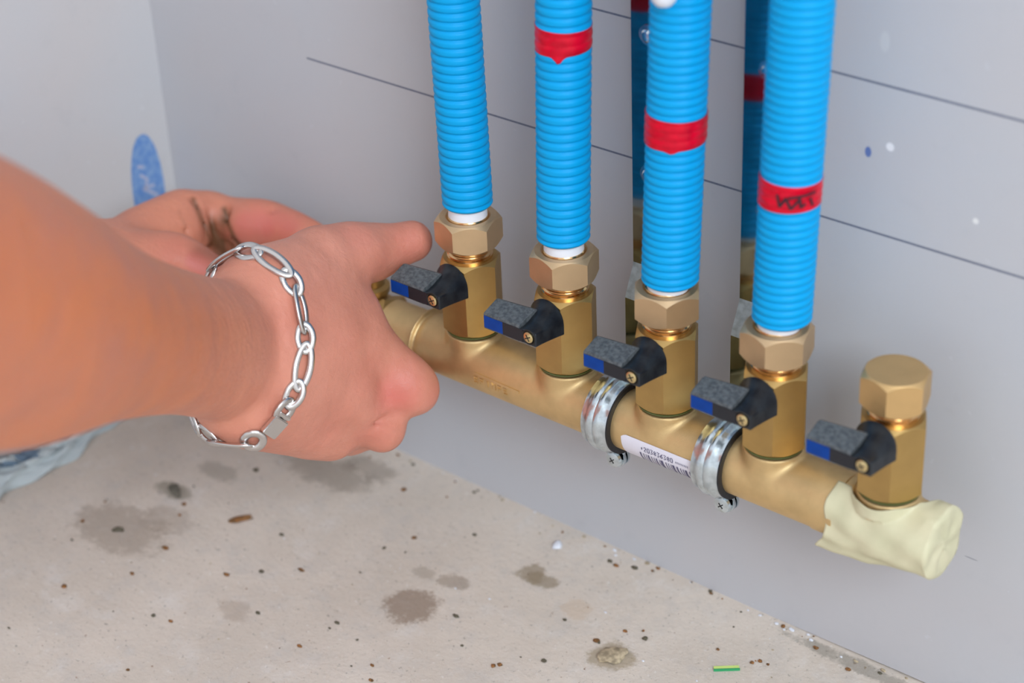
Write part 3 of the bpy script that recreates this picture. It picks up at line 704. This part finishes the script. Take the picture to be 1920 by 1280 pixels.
# little finger
R_.cap((-0.0311, -0.1112, 0.0926), (-0.0396, -0.0921, 0.0753), .0090, .0075, k=.006)
R_.cap((-0.0396, -0.0921, 0.0753), (-0.0577, -0.0780, 0.0663), .0075, .0064, k=.003)
R_.cap((-0.0577, -0.0780, 0.0663), (-0.0700, -0.0733, 0.0703), .0064, .0058, k=.003)
# thumb
R_.cap((-0.0364, -0.1195, 0.1586), (-0.0380, -0.0838, 0.1550), .0150, .0140, k=.014)
R_.cap((-0.0381, -0.0836, 0.1554), (-0.0360, -0.0566, 0.1482), .0130, .0110, k=.006)
R_.ell((-0.0358, -0.0674, 0.1539), (RT, UP, FW), (.0125, .0108, .0108), k=.008)
R_.cap((-0.0360, -0.0566, 0.1482), (-0.0280, -0.0399, 0.1489), .0108, .0088, k=.006)
# web between thumb and index, and its hollow
R_.cap((-0.0390, -0.0904, 0.1438), (-0.0370, -0.0831, 0.1391), .0105, .0080, k=.008)
R_.cap((-0.0314, -0.1058, 0.1430), (-0.0314, -0.0924, 0.1405), .0150, .0120, k=.010)
# heel of the hand, lower edge
R_.cap((-0.0247, -0.1410, 0.1182), (-0.0220, -0.1025, 0.0857), .0095, .0085, k=.010)
R_.ell((-0.0274, -0.1465, 0.1220), (RT, UP, FW), (.014, .0095, .012), k=.010)
# tendons, wrist bone, wrinkles
for a, b_ in (((-0.0073, -0.0947, 0.0951), (-0.0000, -0.0826, 0.0947)),):
    R_.cap(a, b_, .0008, .0008, k=.0040, op='sub')
for a, b_ in (((-0.0335, -0.0703, 0.1633), (-0.0284, -0.0807, 0.1601)), ((-0.0329, -0.0672, 0.1607), (-0.0277, -0.0770, 0.1582)), ((-0.0304, -0.0600, 0.1573), (-0.0281, -0.0649, 0.1523))):
    R_.cap(a, b_, .0005, .0004, k=.0018, op='sub')
V1, Q1 = R_.mesh(2)
# left hand, palm side towards us, its forearm behind the right one
pts = [(-0.1521, -0.2354, 0.1509), (-0.1608, -0.2234, 0.1760), (-0.1128, -0.0007, 0.0925), (-0.1684, -0.0555, 0.1432), (-0.1022, -0.0070, 0.1317), (-0.1494, -0.1089, 0.1129)]
L_ = Field(np.min(pts, 0) - .042, np.max(pts, 0) + .042, H)
L_.chain([((-0.1533, -0.2337, 0.1545), .036, 1), ((-0.1479, -0.1884, 0.1474), .033, 1), ((-0.1532, -0.1424, 0.1374), .0260, 1), ((-0.1579, -0.1051, 0.1272), .0185, 1), ((-0.1608, -0.0789, 0.1207), .0165, 1), ((-0.1609, -0.0548, 0.1201), .0155, 1), ((-0.1613, -0.0402, 0.1157), .0130, 1)], k=.006)
L_.chain([((-0.1410, -0.1014, 0.1269), .0150, 1), ((-0.1336, -0.0850, 0.1259), .0135, 1), ((-0.1226, -0.0782, 0.1224), .0105, 1), ((-0.1080, -0.0738, 0.1158), .0090, 1)], k=.010)      # ball of the thumb and thumb
L_.cap((-0.1653, -0.0732, 0.1271), (-0.1629, -0.0487, 0.1263), .0080, .0085, k=.010)
L_.chain([((-0.1645, -0.0506, 0.1255), .0090, 1), ((-0.1572, -0.0381, 0.1216), .0092, 1), ((-0.1415, -0.0311, 0.1209), .0105, 1), ((-0.1241, -0.0276, 0.1219), .0100, 1), ((-0.1066, -0.0263, 0.1217), .0082, 1), ((-0.0877, -0.0239, 0.1175), .0062, 1)], k=.005)
L_.ell((-0.1329, -0.0326, 0.1213), (RT, UP, FW), (.0150, .0110, .0095), k=.005)
L_.cap((-0.1601, -0.0367, 0.1188), (-0.1498, -0.0337, 0.0954), .0125, .0110, k=.005)
L_.chain([((-0.1603, -0.0437, 0.1100), .0095, 1), ((-0.1486, -0.0309, 0.0996), .0090, 1), ((-0.1269, -0.0296, 0.0989), .0074, 1)], k=.003)
L_.chain([((-0.1591, -0.0499, 0.1047), .0095, 1), ((-0.1475, -0.0366, 0.0912), .0086, 1), ((-0.1257, -0.0355, 0.0899), .0070, 1)], k=.003)
L_.chain([((-0.1574, -0.0562, 0.1007), .0090, 1), ((-0.1464, -0.0446, 0.0855), .0076, 1), ((-0.1275, -0.0440, 0.0830), .0062, 1)], k=.003)
for p0, p1, p2 in (((-0.1618, -0.0523, 0.1204), (-0.1578, -0.0320, 0.1085), (-0.1400, -0.0362, 0.1069)),
                   ((-0.1604, -0.0554, 0.1150), (-0.1585, -0.0334, 0.1016), (-0.1387, -0.0394, 0.1014)),
                   ((-0.1608, -0.0599, 0.1096), (-0.1610, -0.0363, 0.0947), (-0.1391, -0.0439, 0.0960))):      # the other fingers fold away behind the palm
    L_.cap(p0, p1, .0092, .0086, k=.004)
    L_.cap(p1, p2, .0086, .0074, k=.003)
for a, b_, r_ in (((-0.1555, -0.0486, 0.1339), (-0.1427, -0.0515, 0.1160), .0010), ((-0.1497, -0.0450, 0.1281), (-0.1459, -0.0460, 0.1146), .0007), ((-0.1460, -0.0394, 0.1312), (-0.1350, -0.0421, 0.1154), .0018), ((-0.1474, -0.0488, 0.1090), (-0.1395, -0.0422, 0.1046), .0040), ((-0.1608, -0.0611, 0.1316), (-0.1459, -0.0621, 0.1256), .0005), ((-0.1234, -0.0298, 0.1301), (-0.1186, -0.0333, 0.1243), .0006)):
    L_.cap(a, b_, r_, r_ * .8, k=.0030, op='sub')
V2, Q2 = L_.mesh(2)
VV = np.concatenate([V1, V2]); QQ = np.concatenate([Q1, Q2 + len(V1)])
me = np_mesh('person', VV, QQ)
person = link(me, 'person', M['skin'], smooth=180)
tag(person, 'person reaching in from the left with bare forearms, both hands working on the manifold end', 'person')
co = np.empty(len(me.vertices) * 3, np.float32); me.vertices.foreach_get('co', co); co = co.reshape(-1, 3)
red = np.zeros(len(co)); crease_shade = np.zeros(len(co))  # masks: skin redness, and painted shade in the left palm's creases
for c_, r_, k_ in (((-0.0018, -0.0819, 0.1053), .011, .85), ((0.0016, -0.0681, 0.0996), .008, .4), ((-0.0059, -0.0936, 0.1186), .012, .30), ((-0.0068, -0.0925, 0.0895), .010, .45), ((-0.0105, -0.1025, 0.1339), .012, .20), ((-0.0323, -0.0703, 0.1600), .010, .35), ((-0.0249, -0.0469, 0.1521), .010, .45),
                   ((-0.0284, -0.0627, 0.1517), .010, .30), ((-0.1254, -0.0391, 0.1263), .012, 1), ((-0.1296, -0.0440, 0.1228), .011, .95), ((-0.1123, -0.0318, 0.1269), .010, .8), ((-0.1154, -0.0795, 0.1266), .010, .8), ((-0.1252, -0.0864, 0.1345), .012, .40), ((-0.0136, -0.1263, 0.1562), .012, .18), ((-0.0156, -0.1127, 0.1070), .014, .30)):
    red = np.maximum(red, k_ * np.exp(-((co - np.array(c_)) ** 2).sum(1) / r_ ** 2))
for a, b_ in (((-0.1487, -0.0459, 0.1219), (-0.1464, -0.0443, 0.1096)), ((-0.1425, -0.0414, 0.1246), (-0.1392, -0.0398, 0.1112)), ((-0.1470, -0.0478, 0.1136), (-0.1436, -0.0418, 0.1038)), ((-0.1459, -0.0430, 0.1147), (-0.1462, -0.0423, 0.1060))):
    a = np.array(a); b_ = np.array(b_); t = np.clip(((co - a) @ (b_ - a)) / ((b_ - a) @ (b_ - a)), 0, 1)
    crease_shade = np.maximum(crease_shade, 1.0 * np.exp(-((co - a - t[:, None] * (b_ - a)) ** 2).sum(1) / .0045 ** 2))
def proj_d(a, b, wgt=.006):      # distance to a crease, forgiving in the direction the palm faces
    a = np.array(a); b = np.array(b); t = np.clip(((co - a) @ (b - a)) / ((b - a) @ (b - a)), 0, 1); d = co - a - t[:, None] * (b - a); f_ = d @ V3(*FW)
    return np.sqrt(np.maximum((d ** 2).sum(1) - (1 - wgt) * f_ ** 2, 0))
left = np.arange(len(co)) >= len(V1)
for pts_, r_, k_ in ((((-0.1575, -0.0462, 0.1334), (-0.1541, -0.0468, 0.1287), (-0.1490, -0.0481, 0.1214), (-0.1453, -0.0495, 0.1155), (-0.1422, -0.0508, 0.1104)), .0011, .85), (((-0.1458, -0.0393, 0.1290), (-0.1419, -0.0405, 0.1231), (-0.1376, -0.0415, 0.1171), (-0.1331, -0.0419, 0.1115)), .0015, 1.0), (((-0.1477, -0.0441, 0.1250), (-0.1449, -0.0471, 0.1181)), .0011, .55),
                     (((-0.1567, -0.0552, 0.1308), (-0.1515, -0.0559, 0.1240)), .0008, .35), (((-0.1432, -0.0510, 0.1112), (-0.1378, -0.0481, 0.1089), (-0.1331, -0.0436, 0.1095)), .0034, 1.0), (((-0.1445, -0.0460, 0.1191), (-0.1392, -0.0451, 0.1143)), .0050, .62)):
    for a, b_ in zip(pts_[:-1], pts_[1:]): crease_shade = np.maximum(crease_shade, np.where(left, k_ * np.exp(-(proj_d(a, b_) / r_) ** 2), 0))
for a, b_, r_, k_ in (((-0.1347, -0.0346, 0.1227), (-0.1284, -0.0302, 0.1214), .0075, 1.0), ((-0.1225, -0.0284, 0.1270), (-0.1161, -0.0257, 0.1232), .0050, .9), ((-0.1228, -0.0760, 0.1254), (-0.1190, -0.0752, 0.1222), .0060, .9)):
    red = np.maximum(red, np.where(left, k_ * np.exp(-(proj_d(a, b_) / r_) ** 4), 0))
tan = np.clip(1 - ((co - A2) @ aax + .05) / .11, 0, 1); tan[len(V1):] = .35
ca = me.color_attributes.new('tone', 'FLOAT_COLOR', 'POINT')
arr = np.ones((len(co), 4), np.float32); arr[:, 0] = red; arr[:, 1] = tan; arr[:, 2] = crease_shade; ca.data.foreach_set('color', arr.ravel())
# thumb nail of the right hand
# ------------------------------------------------------------------ silver bracelet, hanging round the base of the right hand
CB = np.array((-0.0312, -0.1381, 0.1409)); RU, RS = .0315, .0235
def ring_pt(t):
    """t = 0 towards the viewer, growing towards the top"""
    p = CB + sid * RS * math.cos(t) + upv * RU * math.sin(t)
    for _ in range(6):
        d = R_.val(p)
        if d < .0013: p = p + R_.grad(p) * (.0014 - d)
    return p
N = 720; loop = [ring_pt(2 * PI * i / N) for i in range(N)]
for _ in range(25): loop = [(loop[i - 1] + loop[i] * 2 + loop[(i + 1) % N]) / 4 for i in range(N)]
cum = [0]
for i in range(N): cum.append(cum[-1] + np.linalg.norm(loop[(i + 1) % N] - loop[i]))
TOT = cum[-1]
def at_len(s):
    s %= TOT; i = int(np.searchsorted(cum, s, 'right')) - 1; i = min(i, N - 1); f = (s - cum[i]) / (cum[i + 1] - cum[i]); return loop[i] * (1 - f) + loop[(i + 1) % N] * f
br = empty('bracelet', tuple(CB), 'silver chain bracelet with long and short links round the wrist nearest the viewer', 'bracelet')
def chain_link(c, t, nrm, length, width, rw, tilt, name='chain_link'):
    t = t / np.linalg.norm(t); nrm = nrm - t * (nrm @ t); nrm /= np.linalg.norm(nrm); wv = np.cross(t, nrm)
    ca_, sa_ = math.cos(tilt), math.sin(tilt); w2 = wv * ca_ + nrm * sa_; n2 = nrm * ca_ - wv * sa_
    bm = bmesh.new(); rows = []; n = 48
    for i in range(n):
        a = 2 * PI * i / n; ex = 2 / 1.85
        u = length / 2 * math.copysign(abs(math.cos(a)) ** ex, math.cos(a)); v = width / 2 * math.copysign(abs(math.sin(a)) ** ex, math.sin(a))
        bend_ = -(u / (length / 2)) ** 2 * length * .035
        ctr = c + t * u + w2 * v + n2 * bend_
        rad = (t * math.cos(a) / (length / 2) + w2 * math.sin(a) / (width / 2)); rad /= np.linalg.norm(rad)
        row = []
        for j in range(12):
            b_ = 2 * PI * j / 12; row.append(bm.verts.new(Vector(ctr + rad * rw * math.cos(b_) * 1.30 + n2 * rw * .80 * math.sin(b_) - CB)))
        rows.append(row)
    rows.append(rows[0])
    for a, b_ in zip(rows[:-1], rows[1:]):
        for i in range(12): bm.faces.new((a[i], a[(i + 1) % 12], b_[(i + 1) % 12], b_[i]))
    return link(bm, name, M['silver'], br, smooth=180)
START = TOT * 0.80
npair = 8; clasp = .024; unit = (TOT - clasp) / npair; s = START + clasp
def place(s0, L_len, wid, rw, tilt, name='chain_link'):
    c = at_len(s0 + L_len / 2); t = at_len(s0 + L_len / 2 + .003) - at_len(s0 + L_len / 2 - .003); nrm = R_.grad(c)
    return chain_link(c, t, nrm, L_len, wid, rw, tilt, name)
for i in range(npair):
    Ls = unit * .34; Ll = unit * .66
    place(s - .0019, Ls + .0030, .0060, .00105, .50); s += Ls
    place(s - .0019, Ll + .0030, .0058, .00108, -.42 if i % 2 else .42); s += Ll
# clasp: small ring, box, hook ring
c = at_len(START + clasp * .55); t = at_len(START + clasp * .55 + .003) - at_len(START + clasp * .55 - .003); nrm = R_.grad(c); t = t / np.linalg.norm(t); nrm -= t * (nrm @ t); nrm /= np.linalg.norm(nrm); wv = np.cross(t, nrm)
place(START - .001, .0075, .0070, .0013, .3, 'clasp_ring'); place(START + clasp - .0080, .0085, .0075, .0013, -.3, 'clasp_ring')
MM = Matrix(((t[0], wv[0], nrm[0], 0), (t[1], wv[1], nrm[1], 0), (t[2], wv[2], nrm[2], 0), (0, 0, 0, 1))); c2 = c + nrm * .0008 - CB
MM = Matrix.Translation(c2) @ MM
bm = bmesh.new(); box(bm, (-.0045, -.0036, -.0011), (.0040, .0036, .0014), M=MM); box(bm, (.0046, -.0030, -.0010), (.0062, .0030, .0012), M=MM)
bmesh.ops.bevel(bm, geom=bm.edges[:], offset=.0004, segments=2, affect='EDGES'); link(bm, 'clasp', M['silver'], br, smooth=40)

# ------------------------------------------------------------------ things on the floor
M['stone2'] = simple('grey_brown_stone', (.17, .155, .12), .85, noise=.4, nscale=500)
def blob(name, loc, sz, mat_, seed, sub_=2):
    r = random.Random(seed); bm = bmesh.new(); bmesh.ops.create_icosphere(bm, subdivisions=sub_, radius=1)
    ph = [r.uniform(0, 6) for _ in range(6)]
    for v in bm.verts:
        d = 1 + .22 * math.sin(3 * v.co.x + ph[0]) * math.cos(2.5 * v.co.y + ph[1]) + .16 * math.sin(5 * v.co.z + 4 * v.co.x + ph[2]) + r.uniform(-.08, .08)
        v.co = Vector((v.co.x * sz[0], v.co.y * sz[1], max(v.co.z, -.45) * sz[2])) * d
    zmin = min(v.co.z for v in bm.verts)
    for v in bm.verts: v.co.z -= zmin
    o = link(bm, name, mat_, smooth=50); o.location = (loc[0], loc[1], 0); o.rotation_euler.z = r.uniform(0, 6); return o
o = blob('mortar_lump', (.0915, -.0620), (.0055, .0045, .0014), M['stone'], 3, 3); tag(o, 'tan lump of mortar with dark edges on the concrete, lower right of the middle', 'mortar lump')
o = blob('mortar_lump', (.1215, -.0690), (.0050, .0030, .0012), M['stone'], 5, 3); tag(o, 'small tan mortar crumb cut by the bottom edge of the view', 'mortar lump')
o = blob('dark_chip', (-.1446, -.1266), (.0032, .0014, .0012), M['gritd'], 8); tag(o, 'small black chip lying in the middle of the round damp stain', 'chip')
o = blob('brown_splinter', (-.1050, -.0870), (.0055, .0018, .0014), M['grit'], 9); o.rotation_euler.z = .9; tag(o, 'brown elongated splinter on the concrete below the bracelet', 'splinter')
o = blob('dark_pebble', (-.1477, -.0889), (.0058, .0026, .0009), M['stone2'], 12); tag(o, 'flat dark pebble on the concrete left of the brown splinter', 'pebble')
o = blob('plaster_crumb', (0.0251, -0.0154, 0.0000), (.0028, .0022, .0014), M['knob'], 14); tag(o, 'white plaster crumb on the floor near the wall', 'crumb')
bm = bmesh.new(); box(bm, (-.0052, -.0011, 0), (.0052, .0008, .0009)); o = link(bm, 'plastic_strip', M['straw1'], smooth=None); o.location = (.1335, -.0398, 0); o.rotation_euler.z = math.radians(40)
tag(o, 'tiny yellow green plastic strip with a dark green edge on the floor', 'plastic strip')
bm = bmesh.new(); box(bm, (-.0054, -.0016, 0), (.0054, -.0011, .0011)); link(bm, 'green_edge', M['straw2'], o, smooth=None)
# countless crumbs of grit: one object
GR = []
GR = [(-0.1675, -0.1150), (-0.1636, -0.1318), (-0.1561, -0.1444), (-0.1167, -0.1228), (-0.0795, -0.1199), (-0.1431, -0.0811), (-0.1356, -0.0941), (-0.1308, -0.1012), (-0.0813, -0.0838), (-0.1142, -0.1448), (-0.0836, -0.1594), (-0.0604, -0.0239), (-0.0403, -0.0161), (-0.0308, -0.0493), (-0.0104, -0.0311), (-0.0267, -0.0598), (-0.0330, -0.0828), (-0.0366, -0.0632), (0.0510, -0.0104), (0.0550, -0.0113), (0.0625, -0.0077), (0.0710, -0.0018), (0.0575, -0.0943), (0.0705, -0.0812), (0.0153, -0.1266), (0.0215, -0.1338), (-0.0013, -0.1181), (0.0368, -0.0943), (0.0607, -0.0549), (0.0801, -0.0578), (0.0858, -0.0456), (0.0917, -0.0407), (-0.0687, -0.1089), (-0.0549, -0.0976), (-0.0484, -0.1307), (-0.0179, -0.1359), (0.1399, -0.0307), (0.1420, -0.0278), (0.1457, -0.0276), (0.1238, -0.0320), (-0.1316, -0.1694), (-0.1277, -0.2030), (-0.0648, -0.1904), (-0.0163, -0.1195), (-0.0162, -0.1149), (0.0218, -0.0809), (0.0956, -0.0445), (0.0559, -0.0965), (0.0813, -0.0582), (-0.1288, -0.0539), (-0.0748, -0.1574), (0.1736, -0.0108), (0.1850, -0.0048), (0.1557, -0.0068)]
bm = bmesh.new(); rg = random.Random(4)
for i in range(300):
    if i < len(GR): x, y, s = GR[i][0], GR[i][1], rg.uniform(.0006, .0013)
    else:
        x, y, s = rg.uniform(-.22, .30), -abs(rg.gauss(0, .14)) - .003, rg.uniform(.0002, .0006)
        if rg.random() < .35: y = -rg.uniform(.0008, .006); s = rg.uniform(.0003, .0011)
    r = bmesh.ops.create_icosphere(bm, subdivisions=1 if i >= len(GR) else 2, radius=1)
    mi = (0 if rg.random() < .6 else 1) if i < len(GR) else rg.choice((0, 1, 2, 2, 3, 3)); sx, sy = s * rg.uniform(.8, 1.5), s * rg.uniform(.6, 1.1)
    for v in r['verts']:
        v.co = Vector((v.co.x * sx, v.co.y * sy, v.co.z * s * .55)) * rg.uniform(.72, 1.2); v.co += Vector((x, min(y, -s * 1.6), s * .4))
        for f_ in v.link_faces: f_.material_index = mi
o = link(bm, 'floor_grit', [M['grit'], M['gritd'], M['stone'], M['knob']], smooth=None); tag(o, 'scattered crumbs of brown, dark and pale grit on the concrete', 'grit', kind='stuff')
# crumpled pale blue film along the left wall
bm = bmesh.new(); rows = []
for i in range(70):
    y = -.30 + .245 * i / 69; row = []
    for j in range(26):
        u = j / 25; prof = math.sin(PI * min(1, u * 1.02)) ** .7
        wdt = .006 + .013 * math.sin(PI * min(1, (i + 4) / 73)) ** .5; edge = min(1, (69 - i) / 18) * min(1, (i + 3) / 8)
        x = XC + .002 + u * wdt * (1 + .15 * math.sin(i * .37)) + .0016 * math.sin(i * .8 + j)
        z = .0004 + edge * prof * (.011 + .004 * math.sin(i * .31 + 1) + .0024 * math.sin(i * .9 + j * .7) + .0016 * math.sin(j * 1.9 - i * .5))
        row.append(bm.verts.new((x, y, z)))
    rows.append(row)
grid_faces(bm, rows, closed=False)
bm.faces.ensure_lookup_table()
for k_, f_ in enumerate(bm.faces):
    i, j = divmod(k_, 25); 
    if (j in (14, 15, 16) and 22 < i < 52) or (j in (8, 9, 10, 11) and 48 < i < 62): f_.material_index = 1
o = link(bm, 'plastic_film', [M['film'], M['filmprint']], smooth=180); tag(o, 'crumpled pale blue plastic film with darker stripes by the left wall', 'plastic film')
o.modifiers.new('solid', 'SOLIDIFY').thickness = .0004
